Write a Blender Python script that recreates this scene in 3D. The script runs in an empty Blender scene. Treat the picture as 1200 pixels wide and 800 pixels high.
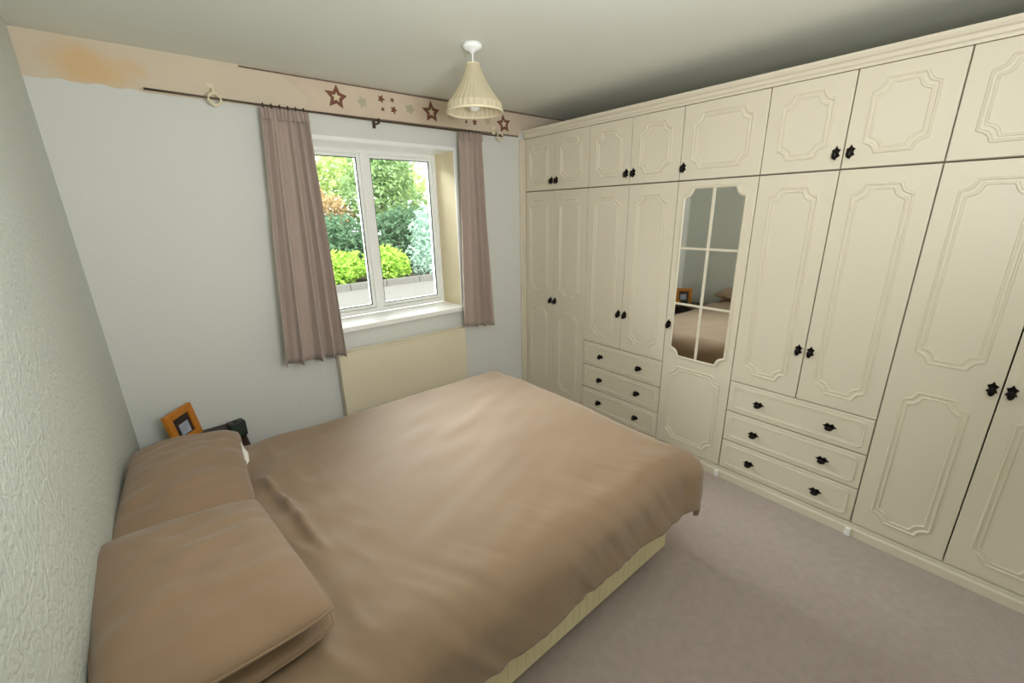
import bpy, bmesh, math, random
from mathutils import Vector, Matrix, noise
random.seed(7)
COL = bpy.context.scene.collection
SC = bpy.context.scene

# ------------------------------------------------------------------ camera, world, lights, exposure
H = 2.4            # ceiling
WX = 2.763         # wardrobe door fronts
RX = 3.31          # right wall
YB = -3.24         # wall behind the camera
def make_camera():
    yaw, pit, rol = -0.6877, -0.2981, -0.0197
    f = Vector((-math.sin(yaw)*math.cos(pit), math.cos(yaw)*math.cos(pit), math.sin(pit)))
    rt = Vector((math.cos(yaw), math.sin(yaw), 0)); up = rt.cross(f)
    r2 = rt*math.cos(rol)+up*math.sin(rol); u2 = -rt*math.sin(rol)+up*math.cos(rol)
    cam = bpy.data.cameras.new('camera'); o = bpy.data.objects.new('camera', cam); COL.objects.link(o)
    m = Matrix((( r2.x, u2.x, -f.x, 0.2795), (r2.y, u2.y, -f.y, -2.8234), (r2.z, u2.z, -f.z, 1.6424), (0, 0, 0, 1)))
    o.matrix_world = m
    cam.sensor_width = 36; cam.lens = 493.55*36/1200; cam.clip_start = 0.02
    SC.camera = o
make_camera()
world = bpy.data.worlds.new('sky'); SC.world = world; world.use_nodes = True
bg = world.node_tree.nodes['Background']
bg.inputs[0].default_value = (0.93, 0.97, 1.0, 1); bg.inputs[1].default_value = 2.5
def lamp(name, kind, loc, target, energy, color=(1, 1, 1), **kw):
    l = bpy.data.lights.new(name, kind); l.energy = energy; l.color = color
    for k, v in kw.items(): setattr(l, k, v)
    o = bpy.data.objects.new(name, l); COL.objects.link(o); o.location = loc
    o.rotation_euler = (Vector(target)-Vector(loc)).to_track_quat('-Z', 'Y').to_euler()
    return o
lamp('sun', 'SUN', (0, -5, 12), (3, 4, 0), 4.2, (1, .96, .88), angle=math.radians(3))
lamp('daylight', 'AREA', (1.5, 1.7, 2.95), (1.5, -1.1, 0.8), 330, (.98, .99, 1), shape='RECTANGLE', size=2.6, size_y=1.0)
lamp('bounced_fill', 'AREA', (0.75, -3.0, 1.75), (1.1, -2.2, 2.4), 24, (.98, .99, 1), shape='DISK', size=0.5)  # added fill lamp behind the camera, bounced off the ceiling to lift the room
SC.view_settings.view_transform = 'Standard'; SC.view_settings.look = 'None'
SC.view_settings.gamma = 1; SC.view_settings.use_curve_mapping = False
SC.view_settings.exposure = 0.68
SC.cycles.max_bounces = 10; SC.cycles.diffuse_bounces = 6; SC.cycles.transparent_max_bounces = 12
SC.cycles.use_denoising = True

# ------------------------------------------------------------------ materials
def lin(c): return tuple(((v/255)/12.92 if v/255 <= .04045 else ((v/255+.055)/1.055)**2.4) for v in c)+(1,)
def mat(name, rgb, rough=.6, var=.05, vscale=8, bump=0, bscale=60, metal=0, spec=.4, trans=0, detail=3, sheen=0, stretch=None):
    m = bpy.data.materials.new(name); m.use_nodes = True; nt = m.node_tree; b = nt.nodes['Principled BSDF']
    b.inputs['Roughness'].default_value = rough; b.inputs['Metallic'].default_value = metal
    b.inputs['Specular IOR Level'].default_value = spec
    if sheen: b.inputs['Sheen Weight'].default_value = sheen
    tc = nt.nodes.new('ShaderNodeTexCoord'); src = tc.outputs['Object']
    if stretch:
        mp = nt.nodes.new('ShaderNodeMapping'); mp.inputs['Scale'].default_value = stretch
        nt.links.new(src, mp.inputs[0]); src = mp.outputs[0]
    n = nt.nodes.new('ShaderNodeTexNoise'); n.inputs['Scale'].default_value = vscale; n.inputs['Detail'].default_value = detail
    nt.links.new(src, n.inputs['Vector'])
    mx = nt.nodes.new('ShaderNodeMix'); mx.data_type = 'RGBA'
    c = lin(rgb); mx.inputs[6].default_value = tuple(v*(1-var) for v in c[:3])+(1,); mx.inputs[7].default_value = tuple(min(1, v*(1+var)) for v in c[:3])+(1,)
    nt.links.new(n.outputs['Fac'], mx.inputs[0]); nt.links.new(mx.outputs[2], b.inputs['Base Color'])
    if bump:
        n2 = nt.nodes.new('ShaderNodeTexNoise'); n2.inputs['Scale'].default_value = bscale; n2.inputs['Detail'].default_value = 4
        nt.links.new(src, n2.inputs['Vector'])
        bp = nt.nodes.new('ShaderNodeBump'); bp.inputs['Strength'].default_value = bump; bp.inputs['Distance'].default_value = .01
        nt.links.new(n2.outputs['Fac'], bp.inputs['Height']); nt.links.new(bp.outputs[0], b.inputs['Normal'])
    if trans: b.inputs['Transmission Weight'].default_value = trans
    return m
M = {}
M['ceiling'] = mat('ceiling_paint', (226, 229, 220), .9, .03, 1.5, .1, 90)
M['wall_paint'] = mat('pale_wall_paint', (215, 216, 211), .85, .02, 2, .12, 40)
M['wall_plain'] = mat('off_white_wall', (220, 220, 214), .9, .03, 3)
M['cream'] = mat('cream_lacquer', (218, 209, 189), .42, .02, 3, .03, 30)
M['inside'] = mat('carcass_board', (178, 168, 146), .8)
M['knob'] = mat('black_iron', (26, 20, 18), .4, .2, 60, metal=.6)
M['white'] = mat('white_upvc', (240, 242, 240), .3, .01)
M['gasket'] = mat('dark_gasket', (70, 78, 72), .6)
M['reveal'] = mat('cream_reveal', (212, 198, 164), .8, .06, 4)
M['sillm'] = mat('white_sill_gloss', (245, 244, 240), .25, .01)
M['carpet'] = mat('mauve_carpet', (184, 169, 162), 1, .16, 26, .8, 260, spec=.05, detail=8, sheen=.2)
M['duvet'] = mat('taupe_cotton', (143, 119, 95), .62, .05, 5, .1, 500, spec=.3, sheen=.2)
M['pillow'] = mat('taupe_pillowcase', (144, 119, 95), .72, .05, 6, .1, 500, spec=.2, sheen=.2)
M['sheet'] = mat('white_sheet', (238, 234, 226), .8)
M['mattress'] = mat('mattress_ticking', (225, 218, 200), .9)
M['divan'] = mat('cream_divan_fabric', (226, 215, 176), .9, .06, 8, .25, 300)
M['rad'] = mat('cream_radiator_enamel', (224, 214, 188), .45, .02)
M['curtain'] = mat('dusky_pink_curtain', (174, 156, 145), .9, .06, 30, .2, 300, sheen=.3, stretch=(1, 1, .3))
M['rod'] = mat('dark_bronze_rod', (84, 70, 58), .4, .1, metal=.5)
M['creamplastic'] = mat('cream_plastic', (224, 214, 184), .5)
M['darkwood'] = mat('dark_stained_wood', (48, 32, 28), .4, .25, 12, stretch=(1, 8, 1))
M['orange'] = mat('orange_pine', (196, 122, 34), .45, .25, 14, stretch=(1, 1, 6))
M['black'] = mat('black_plastic', (24, 30, 26), .35, .2, 20)
M['clockface'] = mat('dark_display', (58, 68, 58), .2, .3, 60)
M['photo'] = mat('grey_photo_print', (168, 174, 190), .3, .5, 18)
M['matdark'] = mat('dark_photo_mount', (52, 40, 34), .5)
M['metal'] = mat('chrome', (200, 200, 200), .2, .02, metal=1)
M['paving'] = mat('pale_grey_paving', (112, 108, 104), .9, .1, 3, .2, 30)
M['soil'] = mat('dark_soil', (82, 72, 60), 1, .3, 8, .5, 20)
M['lawn'] = mat('lawn', (98, 118, 62), 1, .3, 6, .5, 60)
M['bark'] = mat('tree_bark', (92, 78, 64), .95, .3, 10, .6, 30, stretch=(1, 1, .2))
M['star'] = mat('brown_star_print', (122, 80, 64), .8, .2, 60)
M['starpale'] = mat('pale_star_print', (214, 200, 170), .8, .1, 60)
M['blotch'] = mat('grey_star_print', (184, 176, 154), .8, .15, 40)
M['border'] = mat('pink_beige_border', (211, 194, 173), .85, .08, 9)
M['borderline'] = mat('dark_border_line', (116, 98, 86), .85, .15, 12)
def leafmat(name, rgb, var=.35):
    m = mat(name, rgb, .55, var, 2.2, spec=.3, detail=6)
    nt = m.node_tree; b = nt.nodes['Principled BSDF']; out = nt.nodes['Material Output']
    tr = nt.nodes.new('ShaderNodeBsdfTranslucent'); tr.inputs[0].default_value = tuple(min(1, v*1.3) for v in lin(rgb)[:3])+(1,)
    ms = nt.nodes.new('ShaderNodeMixShader'); ms.inputs[0].default_value = .35
    nt.links.new(b.outputs[0], ms.inputs[1]); nt.links.new(tr.outputs[0], ms.inputs[2]); nt.links.new(ms.outputs[0], out.inputs[0])
    return m
LEAF = dict(bright=leafmat('lime_leaves', (172, 204, 92)), mid=leafmat('green_leaves', (132, 158, 104)), dark=leafmat('deep_green_leaves', (98, 128, 98)),
            rust=leafmat('rusty_leaves', (178, 152, 112)), pale=leafmat('glare_leaves', (176, 200, 186), .2), yellow=leafmat('yellow_green_leaves', (184, 200, 134)))  # the pale set is coloured to imitate glare on the window glass
def glassmat():
    m = bpy.data.materials.new('window_glass'); m.use_nodes = True; nt = m.node_tree; nt.nodes.remove(nt.nodes['Principled BSDF'])
    t = nt.nodes.new('ShaderNodeBsdfTransparent'); t.inputs[0].default_value = (.95, .98, .96, 1)
    g = nt.nodes.new('ShaderNodeBsdfGlossy'); g.inputs['Roughness'].default_value = .02
    fr = nt.nodes.new('ShaderNodeFresnel'); fr.inputs[0].default_value = 1.45
    ms = nt.nodes.new('ShaderNodeMixShader')
    nt.links.new(fr.outputs[0], ms.inputs[0]); nt.links.new(t.outputs[0], ms.inputs[1]); nt.links.new(g.outputs[0], ms.inputs[2])
    nt.links.new(ms.outputs[0], nt.nodes['Material Output'].inputs[0]); return m
M['glass'] = glassmat()
def mirrormat():
    m = bpy.data.materials.new('mirror_glass'); m.use_nodes = True; b = m.node_tree.nodes['Principled BSDF']
    b.inputs['Metallic'].default_value = 1; b.inputs['Roughness'].default_value = .03; b.inputs['Base Color'].default_value = (.78, .78, .74, 1)
    return m
M['mirror'] = mirrormat()
def shademat():
    m = mat('cream_lampshade', (230, 221, 196), .7, .08, 20)
    nt = m.node_tree; b = nt.nodes['Principled BSDF']; out = nt.nodes['Material Output']
    tr = nt.nodes.new('ShaderNodeBsdfTranslucent'); tr.inputs[0].default_value = lin((236, 228, 204))
    tp = nt.nodes.new('ShaderNodeBsdfTransparent')
    ms = nt.nodes.new('ShaderNodeMixShader'); ms.inputs[0].default_value = .4
    m2 = nt.nodes.new('ShaderNodeMixShader'); m2.inputs[0].default_value = .25
    nt.links.new(b.outputs[0], ms.inputs[1]); nt.links.new(tr.outputs[0], ms.inputs[2])
    nt.links.new(ms.outputs[0], m2.inputs[1]); nt.links.new(tp.outputs[0], m2.inputs[2]); nt.links.new(m2.outputs[0], out.inputs[0])
    return m
M['shade'] = shademat()
def embossed():                                  # anaglypta wallpaper of the head wall
    m = mat('embossed_wallpaper', (206, 211, 204), .8, .03, 3)
    nt = m.node_tree; b = nt.nodes['Principled BSDF']; tc = nt.nodes.new('ShaderNodeTexCoord')
    v = nt.nodes.new('ShaderNodeTexVoronoi'); v.feature = 'SMOOTH_F1'; v.inputs['Scale'].default_value = 64
    n = nt.nodes.new('ShaderNodeTexNoise'); n.inputs['Scale'].default_value = 22; n.inputs['Detail'].default_value = 4
    nt.links.new(tc.outputs['Object'], n.inputs['Vector'])
    mx = nt.nodes.new('ShaderNodeMix'); mx.data_type = 'RGBA'; mx.inputs[0].default_value = .08
    nt.links.new(tc.outputs['Object'], mx.inputs[6]); nt.links.new(n.outputs['Color'], mx.inputs[7]); nt.links.new(mx.outputs[2], v.inputs['Vector'])
    bp = nt.nodes.new('ShaderNodeBump'); bp.inputs['Strength'].default_value = .5; bp.inputs['Distance'].default_value = .008
    nt.links.new(v.outputs['Distance'], bp.inputs['Height']); nt.links.new(bp.outputs[0], b.inputs['Normal']); return m
M['embossed'] = embossed()
def stripmat():                                  # bare beige strip with an orange stain near the corner
    m = mat('bare_beige_strip', (212, 198, 176), .85, .05, 5)
    nt = m.node_tree; b = nt.nodes['Principled BSDF']; old = b.inputs['Base Color'].links[0].from_socket
    tc = nt.nodes.new('ShaderNodeTexCoord'); sp = nt.nodes.new('ShaderNodeVectorMath'); sp.operation = 'DISTANCE'
    mp = nt.nodes.new('ShaderNodeMapping'); mp.vector_type = 'POINT'; mp.inputs['Location'].default_value = (-.22, 0, -2.29*1.6); mp.inputs['Scale'].default_value = (1, 0, 1.6)
    nt.links.new(tc.outputs['Object'], mp.inputs[0]); nt.links.new(mp.outputs[0], sp.inputs[0])
    n = nt.nodes.new('ShaderNodeTexNoise'); n.inputs['Scale'].default_value = 9; n.inputs['Detail'].default_value = 5
    nt.links.new(tc.outputs['Object'], n.inputs[0])
    ad = nt.nodes.new('ShaderNodeMath'); ad.operation = 'MULTIPLY_ADD'; ad.inputs[1].default_value = .28
    nt.links.new(n.outputs['Fac'], ad.inputs[0]); nt.links.new(sp.outputs['Value'], ad.inputs[2])
    cr = nt.nodes.new('ShaderNodeMapRange'); cr.inputs[1].default_value = .19; cr.inputs[2].default_value = .34; cr.inputs[3].default_value = .8; cr.inputs[4].default_value = 0
    nt.links.new(ad.outputs[0], cr.inputs[0])
    mx = nt.nodes.new('ShaderNodeMix'); mx.data_type = 'RGBA'; mx.inputs[7].default_value = lin((216, 180, 128))
    nt.links.new(cr.outputs[0], mx.inputs[0]); nt.links.new(old, mx.inputs[6]); nt.links.new(mx.outputs[2], b.inputs['Base Color']); return m
M['strip'] = stripmat()

# ------------------------------------------------------------------ helpers
def add_box(bm, x0, x1, y0, y1, z0, z1):
    if x0 > x1: x0, x1 = x1, x0
    if y0 > y1: y0, y1 = y1, y0
    if z0 > z1: z0, z1 = z1, z0
    v = [bm.verts.new(p) for p in ((x0,y0,z0),(x1,y0,z0),(x1,y1,z0),(x0,y1,z0),(x0,y0,z1),(x1,y0,z1),(x1,y1,z1),(x0,y1,z1))]
    for f in ((0,3,2,1),(4,5,6,7),(0,1,5,4),(1,2,6,5),(2,3,7,6),(3,0,4,7)): bm.faces.new([v[i] for i in f])
def add_tube(bm, pts, r, seg=10, caps=True):
    pts = [Vector(p) for p in pts]; rs = r if isinstance(r, (list, tuple)) else [r]*len(pts); rings = []
    for i, p in enumerate(pts):
        t = (pts[min(i+1, len(pts)-1)]-pts[max(i-1, 0)]).normalized()
        a = t.orthogonal().normalized() if i == 0 else (a-t*a.dot(t)).normalized()
        b = t.cross(a)
        rings.append([bm.verts.new(p+(a*math.cos(k*2*math.pi/seg)+b*math.sin(k*2*math.pi/seg))*rs[i]) for k in range(seg)])
    for i in range(len(rings)-1):
        for k in range(seg): bm.faces.new((rings[i][k], rings[i][(k+1)%seg], rings[i+1][(k+1)%seg], rings[i+1][k]))
    if caps: bm.faces.new(rings[0][::-1]); bm.faces.new(rings[-1])
def add_lathe(bm, prof, c=(0,0,0), seg=24, close=True):
    rings = [[bm.verts.new((c[0]+r*math.cos(k*2*math.pi/seg), c[1]+r*math.sin(k*2*math.pi/seg), c[2]+z)) for k in range(seg)] for r, z in prof]
    for i in range(len(rings)-1):
        for k in range(seg): bm.faces.new((rings[i][k], rings[i][(k+1)%seg], rings[i+1][(k+1)%seg], rings[i+1][k]))
    if close: bm.faces.new(rings[0][::-1]); bm.faces.new(rings[-1])
def add_torus(bm, c, R, r, axis='x', seg=20, s2=8):
    rows = []
    for i in range(seg):
        a = i*2*math.pi/seg; row = []
        for j in range(s2):
            b = j*2*math.pi/s2; q = (R+r*math.cos(b)); p = (q*math.cos(a), q*math.sin(a), r*math.sin(b))
            if axis == 'x': p = (p[2], p[0], p[1])
            if axis == 'y': p = (p[0], p[2], p[1])
            row.append(bm.verts.new((c[0]+p[0], c[1]+p[1], c[2]+p[2])))
        rows.append(row)
    for i in range(seg):
        for j in range(s2): bm.faces.new((rows[i][j], rows[(i+1)%seg][j], rows[(i+1)%seg][(j+1)%s2], rows[i][(j+1)%s2]))
def obj(name, bm, m, parent=None, smooth=False, bevel=0, seg=2):
    bmesh.ops.recalc_face_normals(bm, faces=bm.faces)
    me = bpy.data.meshes.new(name); bm.to_mesh(me); bm.free()
    me.materials.append(M[m] if isinstance(m, str) else m)
    if smooth:
        for p in me.polygons: p.use_smooth = True
    o = bpy.data.objects.new(name, me); COL.objects.link(o)
    if parent: o.parent = parent
    if bevel:
        md = o.modifiers.new('bevel', 'BEVEL'); md.width = bevel; md.segments = seg; md.limit_method = 'ANGLE'
    return o
def box(name, dims, m, parent=None, bevel=0):
    bm = bmesh.new(); add_box(bm, *dims); return obj(name, bm, m, parent, bevel=bevel)
def tag(o, label, cat=None, group=None):
    if label: o['label'] = label
    if cat: o['category'] = cat
    if group: o['group'] = group
    return o
def thing(name, label, cat, loc=(0,0,0), rz=0, group=None):
    o = bpy.data.objects.new(name, None); COL.objects.link(o); o.empty_display_size = .1
    o.location = loc; o.rotation_euler = (0, 0, rz); return tag(o, label, cat, group)
def struct(name, bm_or_dims, m, parent=None, **k):
    o = box(name, bm_or_dims, m, parent, **k) if isinstance(bm_or_dims, tuple) else obj(name, bm_or_dims, m, parent, **k)
    o['kind'] = 'structure'; return o

# ------------------------------------------------------------------ the room
OX0, OX1, OZ0, OZ1 = .95, 2.09, .90, 2.080     # window opening
WT = .40                                       # outer wall thickness
struct('floor', (0, RX, YB, 0, -.1, 0), 'carpet')
struct('ceiling', (-.2, RX+.2, YB-.2, WT, H, H+.15), 'ceiling')
struct('wall_left', (-.2, 0, YB-.2, WT, -.1, H), 'embossed')
struct('wall_right', (RX, RX+.2, YB-.2, WT, -.1, H), 'wall_plain')
struct('wall_rear', (0, RX, YB-.2, YB, -.1, H), 'wall_plain')
bm = bmesh.new()
add_box(bm, 0, OX0, 0, WT, -.1, H); add_box(bm, OX1, RX, 0, WT, -.1, H)
add_box(bm, OX0, OX1, 0, WT, -.1, OZ0); add_box(bm, OX0, OX1, 0, WT, OZ1, H)
struct('wall_window', bm, 'wall_paint')
bm = bmesh.new(); add_box(bm, 0, .012, YB, 0, 0, .09); add_box(bm, .012, .016, YB, 0, 0, .075)
struct('baseboard_left', bm, 'sillm')
bm = bmesh.new(); add_box(bm, .016, 2.70, -.012, 0, 0, .09); add_box(bm, .016, 2.70, -.016, -.012, 0, .075)
struct('baseboard_window', bm, 'sillm')
# cream lining of the window reveal, sill board
bm = bmesh.new()
add_box(bm, OX0, OX0+.006, 0.002, .27, OZ0+.03, OZ1); add_box(bm, OX1-.006, OX1, 0.002, .27, OZ0+.03, OZ1)
struct('trim_1', bm, 'reveal')
struct('trim_2', (OX0+.006, OX1-.006, .002, .27, OZ1-.006, OZ1), 'white')
# slim white lip around the front edge of the opening
bm = bmesh.new(); add_box(bm, OX0-.01, OX1+.012, -.006, .002, OZ1-.002, OZ1+.018); add_box(bm, OX1-.008, OX1+.012, -.006, .002, OZ0+.03, OZ1)
struct('trim_3', bm, 'white')
# vertical cream scribe strip where the wardrobes meet the window wall
bm = bmesh.new(); add_box(bm, WX-.055, WX-.004, -.018, 0, 0, 2.2); add_box(bm, WX-.030, WX-.004, -.026, -.018, 0, 2.2)
struct('trim_4', bm, 'cream', bevel=.003)

# window: white frame, two lights
win = thing('window_1', None, None); win['kind'] = 'structure'
FY0, FY1 = .27, .345
def frame_rect(name, x0, x1, z0, z1, w, y0, y1, m, parent, bevel=.004):
    bm = bmesh.new()
    add_box(bm, x0, x0+w, y0, y1, z0, z1); add_box(bm, x1-w, x1, y0, y1, z0, z1)
    add_box(bm, x0+w, x1-w, y0, y1, z0, z0+w); add_box(bm, x0+w, x1-w, y0, y1, z1-w, z1)
    return obj(name, bm, m, parent, bevel=bevel)
frame_rect('outer_frame', OX0, OX1, OZ0+.03, OZ1, .034, FY0, FY1, 'white', win)
box('mullion', (1.492, 1.545, FY0-.006, FY1, OZ0+.06, OZ1-.03), 'white', win, .004)
for x0, x1 in ((OX0+.034, 1.492), (1.545, OX1-.034)):
    s = frame_rect('sash', x0, x1, OZ0+.066, OZ1-.034, .022, FY0+.012, FY1-.005, 'white', win, .003)
    frame_rect('gasket', x0+.022, x1-.022, OZ0+.088, OZ1-.056, .005, FY0+.018, FY0+.03, 'gasket', s, 0)
    box('pane', (x0+.024, x1-.024, FY0+.022, FY0+.026, OZ0+.09, OZ1-.058), 'glass', s)
bm = bmesh.new(); add_box(bm, OX0, OX1, -.001, .27, OZ0, OZ0+.03); add_box(bm, OX0-.04, OX1+.03, -.04, -.001, OZ0-.005, OZ0+.03)
struct('window_sill', bm, 'sillm', bevel=.004)

# beige strip above the picture-rail line, ragged at its left end
bm = bmesh.new(); n = 120; top = []; bot = []
def rag(x):
    if x < .36: return 2.222+.022*noise.noise(Vector((x*22, 3, 1)))+.010*noise.noise(Vector((x*70, 8, 1)))
    return 2.213+.002*noise.noise(Vector((x*20, 1, 0)))
fr = [(x, rag(x) if x < WX-.04 else 2.266) for x in [i*(RX-.002)/n for i in range(n+1)]]
for y in (-.0022, -.0006): top.append([bm.verts.new((x, y, H-.001)) for x, z in fr]); bot.append([bm.verts.new((x, y, z)) for x, z in fr])
for i in range(n):
    for k in (0, 1): bm.faces.new((top[k][i], top[k][i+1], bot[k][i+1], bot[k][i]))
    bm.faces.new((bot[0][i], bot[0][i+1], bot[1][i+1], bot[1][i]))
tag(obj('wallpaper_strip', bm, 'strip'), 'bare beige strip of wall lining with orange stain under ceiling, torn lower edge', 'wallpaper')
# star border
bd = thing('wallpaper_border', 'pinkish wallpaper border printed with brown stars above the window', 'wallpaper border', (0, -.0024, 0))
def strip_poly(pts, y0, y1, bm):
    a = [bm.verts.new((x, y0, z)) for x, z in pts]; b = [bm.verts.new((x, y1, z)) for x, z in pts]
    bm.faces.new(a); bm.faces.new(b[::-1])
    for i in range(len(pts)): bm.faces.new((a[i], b[i], b[(i+1)%len(pts)], a[(i+1)%len(pts)]))
bm = bmesh.new(); strip_poly([(1.10, 2.222), (1.13, 2.29), (1.08, 2.33), (.98, 2.392), (RX-.004, 2.392), (RX-.004, 2.268), (2.725, 2.268), (2.70, 2.222)], -.002, 0, bm)
obj('border_paper', bm, 'border', bd)
bm = bmesh.new(); strip_poly([(.80, 2.386), (.80, 2.394), (RX-.004, 2.396), (RX-.004, 2.384)], -.004, -.002, bm)
strip_poly([(.93, 2.215), (.93, 2.222), (2.70, 2.226), (2.70, 2.215)], -.004, -.002, bm)
obj('edge_line', bm, 'borderline', bd)
def star(x, z, r, rot, y, m, ri=.45):
    bm = bmesh.new(); pts = []
    for k in range(10):
        rr = (r if k % 2 == 0 else r*ri)*(1+.12*(random.random()-.5)); a = math.pi/2+rot+k*math.pi/5
        pts.append((x+rr*math.cos(a), z+rr*math.sin(a)))
    strip_poly(pts, y-.001, y, bm); return obj('star', bm, m, bd)
for i, sx in enumerate((1.285, 1.92, 2.555)):
    sz = 2.312-.008*i
    star(sx, sz, .070, .12*i-.1, -.002, 'star', .50); star(sx, sz, .028, .12*i-.1, -.003, 'starpale', .5)
for i, sx in enumerate((1.60, 2.235)):
    for dx, dz, r in ((-.035, .028, .026), (.04, .030, .017), (-.03, -.03, .015), (.045, -.025, .026)): star(sx+dx, 2.312+dz-.006*i, r, random.random(), -.002, 'star', .5)
for sx in (1.44, 1.76, 2.08, 2.40): star(sx, 2.305, .034, random.random(), -.002, 'blotch', .62)

# ------------------------------------------------------------------ fitted wardrobes
def outline(a0, a1, b0, b1, c, k=4):
    pts = []
    for cx, cz, sx, sz in ((a0, b0, 1, 1), (a1, b0, -1, 1), (a1, b1, -1, -1), (a0, b1, 1, -1)):
        loc = [(c*1.12, 0), (c*1.0, c*.14)]
        for i in range(k+1):
            th = math.radians(12+66*i/k); loc.append((c*math.cos(th)*1.0, c*math.sin(th)*1.0))
        loc += [(c*.14, c*1.0), (0, c*1.12)]
        q = [(cx+sx*u, cz+sz*v) for u, v in loc]
        if (sx*sz) > 0: q = q[::-1]
        pts += q
    return pts
def rect_outline(a0, a1, b0, b1, c=0): return [(a0, b0), (a1, b0), (a1, b1), (a0, b1)]
PROF = [(0, -.001), (.003, .0048), (.007, .0052), (.011, .0006), (.019, .0004), (.022, .0036), (.026, .0036), (.030, -.001)]
def moulding(y0, y1, z0, z1, c, parent, xf=0, fn=outline, prof=PROF, m='cream', name='panel_moulding'):
    bm = bmesh.new(); rings = []
    for ins, h in prof: rings.append([bm.verts.new((xf-h, a, b)) for a, b in fn(y0+ins, y1-ins, z0+ins, z1-ins, c)])
    n = len(rings[0])
    for i in range(len(rings)-1):
        for j in range(n): bm.faces.new((rings[i][j], rings[i][(j+1)%n], rings[i+1][(j+1)%n], rings[i+1][j]))
    return obj(name, bm, m, parent)
def knob_mesh(horiz):
    bm = bmesh.new(); L, S = .031, .017
    pts = [(0, L), (.006, L*.62), (S, L*.42), (.010, 0), (S, -L*.42), (.006, -L*.62), (0, -L), (-.006, -L*.62), (-S, -L*.42), (-.010, 0), (-S, L*.42), (-.006, L*.62)]
    pts = [(b, a) if horiz else (a, b) for a, b in pts]
    A = [bm.verts.new((0, a, b)) for a, b in pts]; B = [bm.verts.new((-.004, a, b)) for a, b in pts]
    bm.faces.new(A[::-1]); bm.faces.new(B)
    for i in range(12): bm.faces.new((A[i], A[(i+1)%12], B[(i+1)%12], B[i]))
    # drop-shaped grip standing off on a stem
    sc = ((.008, .018, .010) if horiz else (.008, .011, .019)); oz = -.006
    g = bmesh.ops.create_uvsphere(bm, u_segments=12, v_segments=8, radius=1)
    for v in g['verts']: v.co = Vector((-.022+v.co.x*sc[0], v.co.y*sc[1], oz+v.co.z*sc[2]*(1 if v.co.z > 0 else 1.15)))
    add_tube(bm, [(-.002, 0, 0), (-.020, 0, 0)], .005, 8)
    bmesh.ops.recalc_face_normals(bm, faces=bm.faces)
    me = bpy.data.meshes.new('knob'); bm.to_mesh(me); bm.free(); me.materials.append(M['knob'])
    for p in me.polygons: p.use_smooth = len(p.vertices) < 6 and p.area < 1e-4
    return me
KM = {False: knob_mesh(False), True: knob_mesh(True)}
def knob(y, z, parent, horiz=False):
    o = bpy.data.objects.new('knob', KM[horiz]); COL.objects.link(o); o.parent = parent; o.location = (0, y, z); o['label'] = 'black metal handle'; return o
def carcass(parent, y0, y1, z0, z1):
    bm = bmesh.new(); X0, X1 = .022, RX-WX-.004; t = .016
    add_box(bm, X0, X1, y0, y0+t, z0, z1); add_box(bm, X0, X1, y1-t, y1, z0, z1)
    add_box(bm, X0, X1, y0+t, y1-t, z0, z0+t); add_box(bm, X0, X1, y0+t, y1-t, z1-t, z1); add_box(bm, X1-.006, X1, y0+t, y1-t, z0+t, z1-t)
    return obj('carcass', bm, 'inside', parent)
def door(parent, y0, y1, z0, z1, panels, kn, g=.0022, my=.062, c=.042):
    d = box('door', (0, .018, y0+g, y1-g, z0+g, z1-g), 'cream', parent, .0025)
    for a, b in panels: moulding(y0+my, y1-my, a, b, c, d)
    if kn: knob(kn[0], kn[1], d)
    return d
def drawer(parent, y0, y1, z0, z1, ks, g=.003):
    d = box('drawer', (0, .018, y0+g, y1-g, z0+g, z1-g), 'cream', parent, .004)
    moulding(y0+.028, y1-.028, z0+.026, z1-.026, .010, d, prof=[(0, -.001), (.003, .0034), (.008, .0036), (.012, .0008), (.016, .002), (.021, -.001)])
    for k in ks: knob(k, (z0+z1)/2-.002, d, True)
    return d
Y = [-.008, -.697, -1.397, -1.8475, -2.5319, -3.216]
ZB, ZM, ZT = .073, 1.798, 2.203
def unit(i, z0, z1, name, label, cat, group):
    y0, y1 = Y[i+1], Y[i]
    t = thing(name, label, cat, (WX, y0, 0), 0, group)
    carcass(t, .0006, y1-y0-.0006, z0, z1); return t, y1-y0
wl = ['full-height cream double wardrobe in the corner by the window wall', 'cream double wardrobe with three drawers, half hidden behind bed foot',
      'narrow cream wardrobe with a six-pane mirrored door', 'cream double wardrobe over three fully visible wide drawers', 'full-height cream double wardrobe nearest the camera, two panels per door']
tl = ['cream double top cupboard against the window wall', 'cream double top cupboard left of the single-door one, above wardrobe behind bed', 'single-door cream top cupboard above the mirrored door',
      'cream double top cupboard above the fully visible drawers', 'cream top cupboard at right edge, nearest the camera']
TALL = [(.14, .845), (.975, 1.735)]
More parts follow.
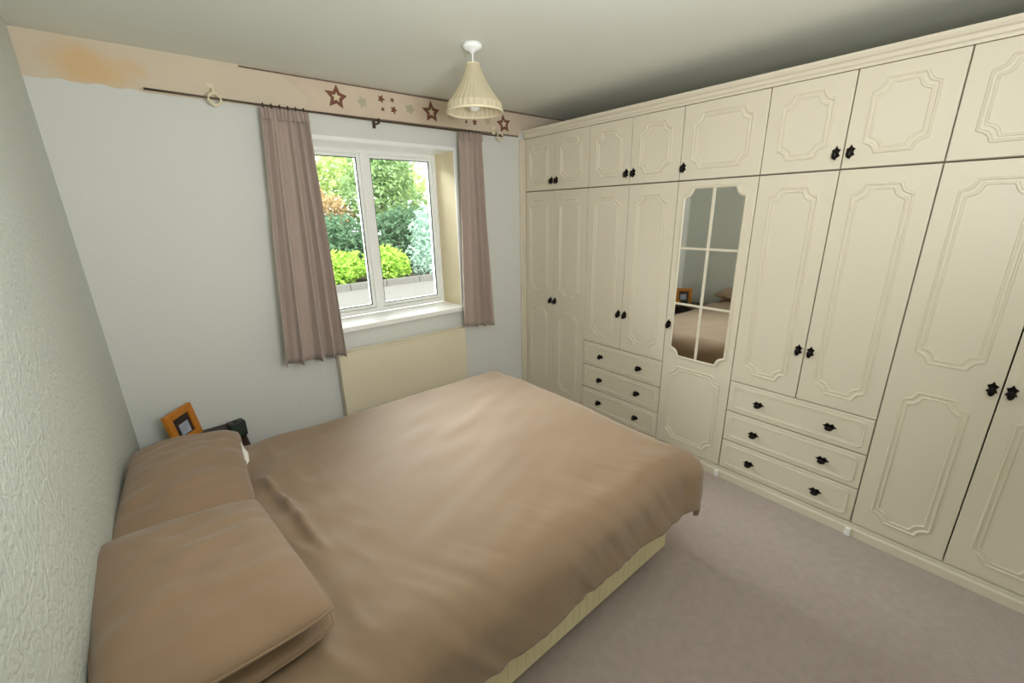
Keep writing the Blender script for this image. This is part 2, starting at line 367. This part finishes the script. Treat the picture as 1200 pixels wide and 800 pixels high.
for i in range(5):
    u, w = unit(i, ZB, ZM, 'wardrobe', wl[i], 'wardrobe', 'fitted cream wardrobes')
    if i == 0:
        c = .328
        u['label'] = wl[i]
    if i in (0, 4):
        for s in (0, 1):
            a, b = (0, w/2) if s == 0 else (w/2, w)
            door(u, a, b, ZB, ZM, TALL, (w/2+(-.026 if s == 0 else .026), .925))
    elif i in (1, 3):
        zd = .657
        for s in (0, 1):
            a, b = (0, w/2) if s == 0 else (w/2, w)
            door(u, a, b, zd, ZM, [(.72, 1.735)], (w/2+(-.027 if s == 0 else .027), .925))
        for k in range(3):
            z1 = zd-k*.1945; z0 = z1-.1945
            drawer(u, 0, w, z0, z1, [w/2-.171, w/2+.171])
    else:
        d = door(u, 0, w, ZB, ZM, [], (w-.022, .925))
        moulding(.055, w-.055, .13, .655, .045, d)
        # six mirror panes behind a raised glazing frame
        a0, a1, b0, b1 = .052, w-.052, .725, 1.755
        fr = moulding(a0, a1, b0, b1, .05, d, prof=[(-.012, 0), (-.008, .008), (-.002, .009), (.004, .004), (.004, .0022)], name='glazing_frame')
        full = outline(a0+.004, a1-.004, b0+.004, b1-.004, .05)
        nc = len(full)//4; cw = (a0+a1)/2; hz = [b0, b0+(b1-b0)/3, b0+2*(b1-b0)/3, b1]
        corners = {(0, 0): full[0:nc], (1, 0): full[nc:2*nc], (1, 2): full[2*nc:3*nc], (0, 2): full[3*nc:]}
        for cx_ in (0, 1):
            for r in range(3):
                L_, R_ = (a0+.004, cw-.008) if cx_ == 0 else (cw+.008, a1-.004)
                B_, T_ = hz[r]+(.004 if r == 0 else .007), hz[r+1]-(.004 if r == 2 else .007)
                P = [(L_, B_), (R_, B_), (R_, T_), (L_, T_)]
                key = (cx_, r)
                if key in corners:
                    ci = {(0, 0): 0, (1, 0): 1, (1, 2): 2, (0, 2): 3}[key]
                    P = P[:ci]+list(corners[key])+P[ci+1:]
                bm = bmesh.new(); A = [bm.verts.new((-.003, a, b)) for a, b in P]; B = [bm.verts.new((-.0022, a, b)) for a, b in P]
                bm.faces.new(A); bm.faces.new(B[::-1])
                for q in range(len(P)): bm.faces.new((A[q], A[(q+1)%len(P)], B[(q+1)%len(P)], B[q]))
                obj('mirror_pane', bm, 'mirror', d)
        box('glazing_bar', (-.008, 0, cw-.008, cw+.008, b0+.004, b1-.004), 'cream', d, .002)
        for r in (1, 2): box('glazing_bar', (-.0075, 0, a0+.004, a1-.004, hz[r]-.007, hz[r]+.007), 'cream', d, .002)
for i in range(5):
    u, w = unit(i, ZM+.003, ZT, 'top_cupboard', tl[i], 'cupboard', 'fitted cream top cupboards')
    P = [(1.855, 2.150)]
    if i == 2: door(u, 0, w, ZM+.003, ZT, P, (w-.022, 1.872))
    else:
        for s in (0, 1):
            a, b = (0, w/2) if s == 0 else (w/2, w)
            door(u, a, b, ZM+.003, ZT, P, (w/2+(-.027 if s == 0 else .027), 1.871))
# cornice: stepped section swept along the run
bm = bmesh.new()
sec = [(.05, 2.203), (-.004, 2.203), (-.006, 2.214), (-.014, 2.220), (-.018, 2.234), (-.028, 2.240), (-.034, 2.250), (-.034, 2.262), (.05, 2.262)]
A = [bm.verts.new((WX+x, -.008, z)) for x, z in sec]; B = [bm.verts.new((WX+x, Y[5], z)) for x, z in sec]
bm.faces.new(A); bm.faces.new(B[::-1])
for q in range(len(sec)): bm.faces.new((A[q], A[(q+1)%len(sec)], B[(q+1)%len(sec)], B[q]))
tag(obj('cornice', bm, 'cream'), 'long cream moulded cornice along the wardrobe tops', 'cornice')
bm = bmesh.new()
pl = thing('plinth', 'low cream plinth running under the wardrobes at carpet level', 'plinth', (WX, 0, 0))
sec = [(.03, .0), (-.008, .0), (-.008, .042), (-.002, .052), (-.002, .071), (.03, .071)]
A = [bm.verts.new((x, -.03, z)) for x, z in sec]; B = [bm.verts.new((x, Y[5], z)) for x, z in sec]
bm.faces.new(A); bm.faces.new(B[::-1])
for q in range(len(sec)): bm.faces.new((A[q], A[(q+1)%len(sec)], B[(q+1)%len(sec)], B[q]))
obj('plinth_board', bm, 'cream', pl)
for y in (Y[3], Y[4]): tag(box('joint_cap', (-.018, -.008, y-.012, y+.012, 0, .045), 'white', pl, .004), 'white cap over the plinth joint')

# ------------------------------------------------------------------ bed
BX0, BX1, BY0, BY1 = .03, 1.93, -1.985, -.62
bed = thing('divan_bed', 'cream fabric divan bed base with mattress under the brown duvet', 'bed', (0, 0, 0))
tag(box('divan_base', (BX0, BX1-.01, BY0, BY1, .048, .32), 'divan', bed, .012), 'pale yellow-cream fabric base')
bm = bmesh.new()
for k in range(46):
    x = BX0+.03+k*.041
    add_box(bm, x, x+.012, BY0-.0015, BY0, .06, .31)
o = obj('upholstery_ribs', bm, 'divan', bed); o['kind'] = 'stuff'
for x in (.15, .95, 1.80):
    for y in (-1.9, -.72):
        bm = bmesh.new(); add_lathe(bm, [(.022, 0), (.022, .03), (.012, .036)], (x, y, 0), 14); obj('castor', bm, 'black', bed)
box('mattress', (BX0, BX1, BY0+.01, BY1-.01, .32, .545), 'mattress', bed, .035)
sh = box('fitted_sheet', (BX0-.002, BX1+.002, BY0+.006, BY1-.006, .40, .552), 'sheet', bed, .035)

XE, YA, YC, R0, ZTOP = 1.88, -.665, -1.945, .125, .60
def duvet_point(X, Yv):
    dx = max(0, X-XE); dy = Yv-YA if Yv > YA else (Yv-YC if Yv < YC else 0)
    d = math.hypot(dx, dy); cx = min(X, XE); cy = min(max(Yv, YC), YA)
    ym = (YA+YC)/2; cr = 1-((cy-ym)/((YA-YC)/2))**2
    v3 = Vector((X, Yv, 0))
    z = ZTOP+.018*cr
    # soft dents and long shallow creases of the quilt
    w = .010*noise.noise(v3*2.2)+.006*noise.noise(Vector((X*3+Yv*2.5, X*1.2-Yv*6, 4)))
    w += .0035*noise.noise(Vector((X*5-Yv*11, X*3+Yv*2, 9)))
    nr = min(1, max(0, (-1.70-Yv)/.25))               # creases running down the near side
    w += nr*.007*noise.noise(Vector((X*13+Yv*7, Yv*1.5, 11)))+nr*.004*noise.noise(Vector((X*26+Yv*16, Yv*2.5, 5)))
    px = .45+.13*(-1.15-Yv)                           # rolled edge beside the near pillow
    if -1.62 < Yv < -.98: w += .036*math.exp(-((X-px)/.014)**2)*min(1, (Yv+1.62)*6)*min(1, (-.98-Yv)*10)*(.7+.6*noise.noise(v3*14))
    hd = max(0, 1-(X-.33)/.40)                       # crumples near the pillows
    rd = abs(noise.noise(Vector((X*9+Yv*2, Yv*4-X*2, 2))))
    w += hd*(.030*(.35-rd)+.02*noise.noise(v3*7))
    z += w*(1 if d == 0 else max(.3, 1-d*3))
    if d == 0:
        e = X-.33
        if 0 < e < .06 and Yv > -1.7: z -= (.06-e)**2*9
        return Vector((X, Yv, z))
    nx, ny = dx/d, dy/d; q = R0*math.pi/2
    s = math.atan2(ny, nx)*2.2+(cx*6 if nx < .99 else 0)+cy*6
    if d < q: out, dn = R0*math.sin(d/R0), R0*(1-math.cos(d/R0))
    else:
        e = d-q; out = R0+.10*e*e+(.013*min(1, e/.2))*(.6*math.sin(s*1.1)+.35*math.sin(s*2.7+1)); dn = R0+e*.985
    out += .012*noise.noise(Vector((cx*5+nx, cy*5+ny, d*6)))
    if ny < 0: out += min(1, d/.1)*(.009*noise.noise(Vector((cx*13-d*7, d*2, 11)))+.005*noise.noise(Vector((cx*27-d*16, d*3, 5))))
    corner = nx*abs(ny)*2
    out += corner*.07*min(1, d/.2); dn *= 1-.16*corner*min(1, d/.3)
    return Vector((cx+nx*out, cy+ny*out, z-dn))
bm = bmesh.new(); NX, NY = 190, 190; HANG = .36
rows = []
for i in range(NX+1):
    row = []
    for j in range(NY+1):
        t = j/NY; Yv = (YA+HANG)+((YC-HANG)-(YA+HANG))*t
        x_start = .35+.035*noise.noise(Vector((Yv*3, 1, 5)))+(.05*math.exp(-((Yv+.78)/.10)**2))-.26*min(1, max(0, (-1.72-Yv)/.12))
        X = x_start+(XE+HANG-.01-x_start)*(i/NX)
        row.append(bm.verts.new(duvet_point(X, Yv)))
    rows.append(row)
for i in range(NX):
    for j in range(NY): bm.faces.new((rows[i][j], rows[i][j+1], rows[i+1][j+1], rows[i+1][j]))
dv = obj('duvet', bm, 'duvet', None, smooth=True)
for p in dv.data.polygons[:1]: pass
tag(dv, 'large taupe brown duvet draped over the bed, hanging at the foot', 'duvet')
md = dv.modifiers.new('thick', 'SOLIDIFY'); md.thickness = .022; md.offset = -1

def pillow(name, label, c, L, W, T, rot, seed, m='pillow', group='brown pillows', rnd=.05):
    """L along local y, W along local x, T thickness; corners pulled out, seam round the edge."""
    n = 44; bm = bmesh.new(); top = {}; bot = {}; rim = []
    def xy(u, v): return (u*W/2*(1-.02*(1-v*v)-rnd*(abs(v)**9)*abs(u)), v*L/2*(1+.035*(1-u*u)-rnd*(abs(u)**9)*abs(v)))
    for i in range(n+1):
        for j in range(n+1):
            u = -math.cos(math.pi*i/n); v = -math.cos(math.pi*j/n)
            u = .55*u+.45*(2*i/n-1); v = .55*v+.45*(2*j/n-1)
            h = (max(0, 1-abs(u)**2.6)**.55)*(max(0, 1-abs(v)**2.8)**.55)
            x, y = xy(u, v); q = Vector((x*5, y*5, seed))
            wr = .14*noise.noise(q)+.17*noise.noise(Vector((x*7+y*3, y*17-x*4, seed+3)))+.03*noise.noise(q*4)
            edge = min(1, (1-max(abs(u), abs(v)))*5)
            z = T/2*h*(1+wr*1.2)+.03*wr*edge
            if i in (0, n) or j in (0, n):
                vv = bm.verts.new((x, y, 0)); top[i, j] = bot[i, j] = vv
            else:
                top[i, j] = bm.verts.new((x, y, z)); bot[i, j] = bm.verts.new((x, y, -T/2*h*.8))
    for i in range(n):
        for j in range(n):
            bm.faces.new((top[i, j], top[i+1, j], top[i+1, j+1], top[i, j+1])); bm.faces.new((bot[i, j], bot[i, j+1], bot[i+1, j+1], bot[i+1, j]))
    o = obj(name, bm, m, None, smooth=True); o.location = c; o.rotation_euler = rot
    bm = bmesh.new(); pts = []
    for a in range(0, 96):
        th = a/24; s = int(th); f = (th-s)*2-1
        u, v = ((f, -1), (1, f), (-f, 1), (-1, -f))[s]; x, y = xy(u, v); pts.append((x, y, 0))
    pts.append(pts[0]); add_tube(bm, pts, .0032, 6, False); obj('seam', bm, m, o, smooth=True)
    return tag(o, label, 'pillow', group)
pillow('pillow', 'brown pillow lying flat at bed head on the window side', (.200, -.945, .690), .70, .385, .15, (0, .08, -.06), 1.3)
pillow('pillow', 'lower brown pillow peeking out beneath the window-side pillow', (.195, -1.00, .612), .70, .37, .11, (0, .03, -.06), 4.1)
pillow('pillow', 'brown pillow nearest the camera, propped against the textured wall', (.199, -1.635, .745), .645, .425, .15, (-.03, .115, .10), 7.7, rnd=.028)
pillow('pillow', 'lower brown pillow under the one nearest the camera, thin edge showing', (.212, -1.615, .655), .63, .415, .10, (-.02, .06, .10), 9.2)

p0 = bpy.data.objects['pillow']
bm = bmesh.new()
add_tube(bm, [(.197, .25, .004), (.200, .19, .0), (.203, .14, -.004), (.204, .09, -.010), (.198, .05, -.012)], [.003, .006, .013, .012, .003], 10)
for v in bm.verts: v.co += Vector((.004, 0, .004))*noise.noise(v.co*60)+Vector((-.012, -.05, .004))
tag(obj('inner_pillow', bm, 'sheet', p0, smooth=True), 'white inner pillow showing at the open end')

# ------------------------------------------------------------------ bedside table and what stands on it
tb = thing('bedside_table', 'dark wooden bedside table between the bed and window wall', 'table', (.26, -.29, 0))
box('table_top', (-.20, .20, -.21, .24, .475, .497), 'darkwood', tb, .004)
for x in (-.18, .18):
    for y in (-.19, .22): box('leg', (x-.016, x+.016, y-.016, y+.016, 0, .475), 'darkwood', tb, .003)
dr = box('drawer', (-.16, .16, -.205, -.19, .37, .468), 'darkwood', tb, .003)
bm = bmesh.new(); add_lathe(bm, [(.006, 0), (.012, .012), (.008, .02)], (0, 0, 0), 12)
k = obj('drawer_knob', bm, 'knob', dr); k.location = (0, -.205, .42); k.rotation_euler = (math.pi/2, 0, 0)
box('apron', (-.165, .165, -.188, .215, .40, .475), 'darkwood', tb)
pf = thing('photo_frame', 'orange wooden photo frame leaning on the bedside table', 'picture frame', (.215, -.15, .498), math.radians(54))
def tilt(o, a=-.16): o.rotation_euler = (a, 0, 0); return o
fw, fh, fb = .195, .185, .038
bm = bmesh.new()
add_box(bm, -fw/2, -fw/2+fb, -.012, .012, 0, fh); add_box(bm, fw/2-fb, fw/2, -.012, .012, 0, fh)
add_box(bm, -fw/2+fb, fw/2-fb, -.012, .012, 0, fb); add_box(bm, -fw/2+fb, fw/2-fb, -.012, .012, fh-fb, fh)
tilt(obj('frame_moulding', bm, 'orange', pf, bevel=.004))
tilt(box('mount', (-fw/2+fb, fw/2-fb, -.002, .006, fb, fh-fb), 'matdark', pf))
tilt(box('photograph', (-fw/2+fb+.030, fw/2-fb-.022, -.004, -.002, fb+.006, fh-fb-.040), 'photo', pf))
bm = bmesh.new(); add_box(bm, -.02, .02, .012, .016, 0, .13); s = obj('easel_back', bm, 'darkwood', pf); s.rotation_euler = (.30, 0, 0); s.location = (0, .045, 0)
ck = thing('alarm_clock', 'small black alarm clock at the bed side of the bedside table', 'clock', (.425, -.27, .498), math.radians(12))
box('clock_case', (-.04, .04, -.03, .03, 0, .088), 'black', ck, .008)
box('display', (-.032, .032, -.032, -.0305, .02, .075), 'clockface', ck)
bm = bmesh.new(); add_lathe(bm, [(.01, 0), (.01, .004)], (0, 0, .088), 14); obj('button', bm, 'black', ck)

# ------------------------------------------------------------------ radiator
rd = thing('radiator', 'cream panel radiator on the wall beneath the window', 'radiator', (1.06, 0, 0))
RW = .99
bm = bmesh.new(); add_box(bm, 0, RW, -.085, -.072, .17, .755); 
obj('front_panel', bm, 'rad', rd, bevel=.006)
box('back_panel', (.01, RW-.01, -.045, -.033, .17, .755), 'rad', rd, .004)
bm = bmesh.new(); add_box(bm, 0, RW, -.088, -.028, .757, .766); add_box(bm, 0, RW, -.088, -.078, .766, .771); add_box(bm, 0, RW, -.038, -.028, .766, .771)
obj('top_grille', bm, 'rad', rd)
for x in (0, RW-.006): box('side_panel', (x, x+.006, -.088, -.028, .18, .757), 'rad', rd, .002)
for x in (.15, RW-.15): box('wall_bracket', (x, x+.03, -.033, -.001, .25, .60), 'metal', rd)
bm = bmesh.new(); add_tube(bm, [(RW+.03, -.05, 0), (RW+.03, -.05, .20), (RW, -.05, .20)], .008, 10); obj('pipe', bm, 'white', rd)
bm = bmesh.new(); add_lathe(bm, [(.018, .21), (.020, .25), (.014, .27)], (RW+.03, -.05, 0), 16); obj('valve', bm, 'white', rd)

# ------------------------------------------------------------------ curtains and rod
RY = -.085
rod = thing('curtain_rod', 'thin dark curtain rod above the window with cream ring bracket', 'curtain rod', (0, RY, 0))
rz = lambda x: 2.212-.016*(x-.385)/1.0 if x < 1.4 else 2.196-.004*(x-1.4)
bm = bmesh.new(); xs = [.385+i*(2.10/16) for i in range(17)]; add_tube(bm, [(x, 0, rz(x)) for x in xs], .0052, 10); obj('pole', bm, 'rod', rod, smooth=True)
for x in (.655, 2.452):
    bm = bmesh.new(); add_torus(bm, (x, 0, rz(x)-.004), .026, .006, 'y'); add_tube(bm, [(x, 0, rz(x)+.02), (x, 0, rz(x)+.045), (x, -RY-.003, rz(x)+.05)], .005, 8)
    add_box(bm, x-.014, x+.014, -RY-.008, -RY, rz(x)+.02, rz(x)+.08)
    tag(obj('ring_bracket', bm, 'creamplastic', rod, smooth=False), 'cream ring-shaped bracket')
bm = bmesh.new(); x = 1.50; add_box(bm, x-.009, x+.009, -RY-.008, -RY, 2.165, 2.21); add_tube(bm, [(x, -RY-.004, rz(x)-.012), (x, 0, rz(x)-.012)], .006, 8); add_torus(bm, (x, 0, rz(x)), .012, .004, 'x')
obj('centre_bracket', bm, 'rod', rod)
def curtain(label, tx0, tx1, bx0, bx1, zt, zb0, zb1, folds, ph, y0, y1, amp):
    t = thing('curtain', label, 'curtain', (0, 0, 0), 0, 'window curtains')
    nu, nv = 150, 40; bm = bmesh.new(); g = []
    for j in range(nv+1):
        v = j/nv; row = []
        for i in range(nu+1):
            u = i/nu; x = (tx0+(tx1-tx0)*u)*(1-v)+(bx0+(bx1-bx0)*u)*v
            z = zt*(1-v)+(zb0+(zb1-zb0)*u)*v
            a = amp*(.55+.6*v); th = 2*math.pi*folds*(u+.04*math.sin(u*7+ph))+ph
            y = y0+(y1-y0)*v - a*(math.sin(th)+.30*math.sin(2.3*th+v*2))
            x += .35*a*math.cos(th)
            y += .008*noise.noise(Vector((x*9, z*3, ph)))
            row.append(bm.verts.new((x, min(y, -.02), z)))
        g.append(row)
    for j in range(nv):
        for i in range(nu): bm.faces.new((g[j][i], g[j][i+1], g[j+1][i+1], g[j+1][i]))
    c = obj('drape', bm, 'curtain', t, smooth=True); md = c.modifiers.new('t', 'SOLIDIFY'); md.thickness = .003
    for k in range(6):
        x = tx0+(tx1-tx0)*(k+.5)/6; bm = bmesh.new(); add_torus(bm, (x, RY, rz(x)-.003), .013, .003, 'x', 14, 6); obj('curtain_ring', bm, 'rod', t, smooth=True)
    bm = bmesh.new(); hx = [tx0+(tx1-tx0)*i/40 for i in range(41)]
    A = [[bm.verts.new((x, RY-.012-.010*math.sin(i*1.9)+(dy), z)) for i, x in enumerate(hx)] for z, dy in ((zt+.008, 0), (zt-.045, 0), (zt-.045, .006), (zt+.008, .006))]
    for r in range(4):
        for i in range(40): bm.faces.new((A[r][i], A[r][i+1], A[(r+1)%4][i+1], A[(r+1)%4][i]))
    obj('heading', bm, 'curtain', t, smooth=False)
    return t
curtain('dusky pink curtain on the left of the window, longer and wider', .845, 1.085, .735, 1.085, 2.185, .79, .775, 4.0, .6, RY, -.130, .036)
curtain('narrow dusky pink curtain right of the window', 2.085, 2.275, 2.03, 2.305, 2.182, .79, .755, 3.0, 2.1, RY, -.120, .028)

# ------------------------------------------------------------------ pendant lamp
pn = thing('pendant_lamp', 'cream cone-shaped pendant lampshade hanging from the white ceiling rose', 'lamp', (1.62, -.94, 0))
bm = bmesh.new(); add_lathe(bm, [(.046, 2.400), (.046, 2.388), (.038, 2.378), (.014, 2.370), (.008, 2.360)], seg=28); obj('ceiling_rose', bm, 'white', pn, smooth=True)
bm = bmesh.new(); add_tube(bm, [(0, 0, 2.36), (0, 0, 2.25)], .0035, 8); obj('cord', bm, 'white', pn)
bm = bmesh.new(); add_lathe(bm, [(.008, 2.265), (.016, 2.255), (.018, 2.215), (.016, 2.20)], seg=18); obj('lampholder', bm, 'white', pn, smooth=True)
bm = bmesh.new(); add_lathe(bm, [(.012, 2.20), (.016, 2.185), (.028, 2.16), (.030, 2.145), (.022, 2.125), (.006, 2.118)], seg=20); obj('bulb', bm, 'white', pn, smooth=True)
bm = bmesh.new(); seg = 64
rings = []
for r, z in ((.030, 2.318), (.046, 2.275), (.068, 2.232), (.096, 2.190), (.124, 2.156), (.131, 2.148), (.135, 2.114)):
    rings.append([bm.verts.new((r*(1+.015*math.cos(k*math.pi))*math.cos(k*2*math.pi/seg), r*(1+.015*math.cos(k*math.pi))*math.sin(k*2*math.pi/seg), z)) for k in range(seg)])
for i in range(len(rings)-1):
    for k in range(seg): bm.faces.new((rings[i][k], rings[i][(k+1)%seg], rings[i+1][(k+1)%seg], rings[i+1][k]))
sh = obj('lamp_shade', bm, 'shade', pn, smooth=False); md = sh.modifiers.new('t', 'SOLIDIFY'); md.thickness = .0015
bm = bmesh.new(); add_torus(bm, (0, 0, 2.114), .135, .0055, 'z', 48); add_torus(bm, (0, 0, 2.318), .030, .003, 'z', 30)
for k in range(3):
    a = k*2*math.pi/3; add_tube(bm, [(.014*math.cos(a), .014*math.sin(a), 2.258), (.03*math.cos(a), .03*math.sin(a), 2.318)], .0018, 6)
obj('shade_ring', bm, 'creamplastic', sh, smooth=True)

# ------------------------------------------------------------------ garden beyond the window
GZ = -.25
struct('patio', (-6, 14, WT, 8.4, GZ-.2, GZ), 'paving')
struct('flower_bed', (-8, 18, 8.4, 30, GZ-.2, GZ+.06), 'soil')
kb = thing('garden_kerb', 'low grey stone kerb between paving and shrubs, seen through the window', 'kerb', (0, 8.3, GZ))
for k in range(20):
    bm = bmesh.new(); x = -6+k*1.0; add_box(bm, x+.01, x+.99, 0, .16, 0, .16+.01*random.random()); obj('kerb_stone', bm, 'paving', kb)
def leaves(bm, c, rad, n, size, shell=.55):
    for _ in range(n):
        while True:
            p = Vector((random.uniform(-1, 1), random.uniform(-1, 1), random.uniform(-1, 1)))
            if shell*random.random() < p.length < 1: break
        k = 1+.35*noise.noise(p*2.3+Vector(c)); p = Vector((p.x*rad[0]*k, p.y*rad[1]*k, p.z*rad[2]*k))+Vector(c)
        if p.z < GZ+.05: continue
        a = Vector((random.gauss(0, 1), random.gauss(0, 1), random.gauss(0, .7))).normalized(); b = a.orthogonal().normalized()
        b.rotate(Matrix.Rotation(random.random()*6.28, 3, a)); s = size*random.uniform(.6, 1.3)
        v = [bm.verts.new(q) for q in (p-a*s, p+b*s*.42, p+a*s, p-b*s*.42)]; bm.faces.new(v)
def plant(name, label, cat, x, y, blobs, kind, n, size, trunk=0, group='garden planting beyond the window'):
    t = thing(name, label, cat, (x, y, GZ+.05), 0, group)
    bm = bmesh.new()
    for cx, cy, cz, rx, ry, rz_ in blobs: leaves(bm, (cx, cy, cz), (rx, ry, rz_), n, size)
    o = obj('foliage', bm, LEAF[kind], t); o['kind'] = 'stuff'
    if trunk:
        bm = bmesh.new(); add_tube(bm, [(0, 0, -.05), (.08, 0, blobs[0][2]*.6), (.0, .1, blobs[0][2])], [trunk, trunk*.7, trunk*.4], 10)
        for cx, cy, cz, rx, ry, rz_ in blobs[1:]: add_tube(bm, [(.05, 0, blobs[0][2]*.5), (cx, cy, cz)], [trunk*.45, trunk*.15], 6)
        obj('trunk', bm, 'bark', t, smooth=True)
    else:
        bm = bmesh.new()
        for k in range(5): a = k*1.3; add_tube(bm, [(0, 0, -.05), (.3*math.cos(a), .3*math.sin(a), .3)], [.02, .01], 6)
        obj('stem', bm, 'bark', t)
    return t
plant('lime_shrub', 'bright lime green shrub left of the mullion', 'shrub', 3.85, 9.15, [(0, 0, .42, .62, .5, .48), (-.55, .2, .38, .5, .5, .42), (.5, .2, .42, .45, .4, .42)], 'bright', 1500, .085)
plant('lime_shrub', 'bright lime green shrub just right of the mullion', 'shrub', 5.35, 9.2, [(0, 0, .45, .6, .5, .52), (.45, .1, .38, .4, .4, .42)], 'bright', 1500, .085)
plant('glare_shrub', 'pale silvery blue leaf clump imitating glare on the glass, right of the window view', 'shrub', 6.75, 9.3, [(0, 0, .55, .5, .5, .62), (.1, .1, 1.35, .4, .4, .8)], 'pale', 800, .08)  # added clump, its pale leaf colour stands in for glare on the pane
plant('dark_bush', 'dark blue-green bush behind the left lime shrub', 'bush', 4.5, 10.6, [(0, 0, .9, 1.2, .8, .95), (-1.2, .2, .8, 1.0, .8, .85)], 'dark', 3000, .10)
plant('green_bush', 'dark green bush behind the right lime shrub', 'bush', 7.0, 11.0, [(0, 0, 1.0, 1.2, .8, 1.1)], 'dark', 3500, .10)
plant('rusty_tree', 'small tree with rusty brown leaves in the left pane', 'tree', 4.8, 12.9, [(0, 0, 1.7, 1.2, 1.0, .95), (-.9, 0, 1.5, .9, .8, .8)], 'rust', 2600, .10, .08)
plant('green_tree', 'tall mid green tree seen through the right pane', 'tree', 7.1, 13.0, [(-.4, 0, 2.4, 1.2, 1.1, 1.3), (.9, .3, 2.0, 1.1, 1.0, 1.2), (.2, .2, 3.5, 1.2, 1.0, .9)], 'mid', 1500, .12, .12)
plant('yellow_tree', 'light yellow-green tree at the top of the left pane', 'tree', 5.7, 16.6, [(0, 0, 3.0, 1.6, 1.2, 1.2), (-1.5, 0, 2.6, 1.3, 1.0, 1.2), (1.2, .3, 3.6, 1.1, 1, .9)], 'yellow', 1100, .13, .12)
plant('green_tree', 'loose pale tree at the far right of the window view', 'tree', 10.2, 16.0, [(0, 0, 2.2, 1.3, 1.1, 1.3), (-.5, 0, 3.3, 1.0, 1.0, .9)], 'yellow', 800, .12, .10)
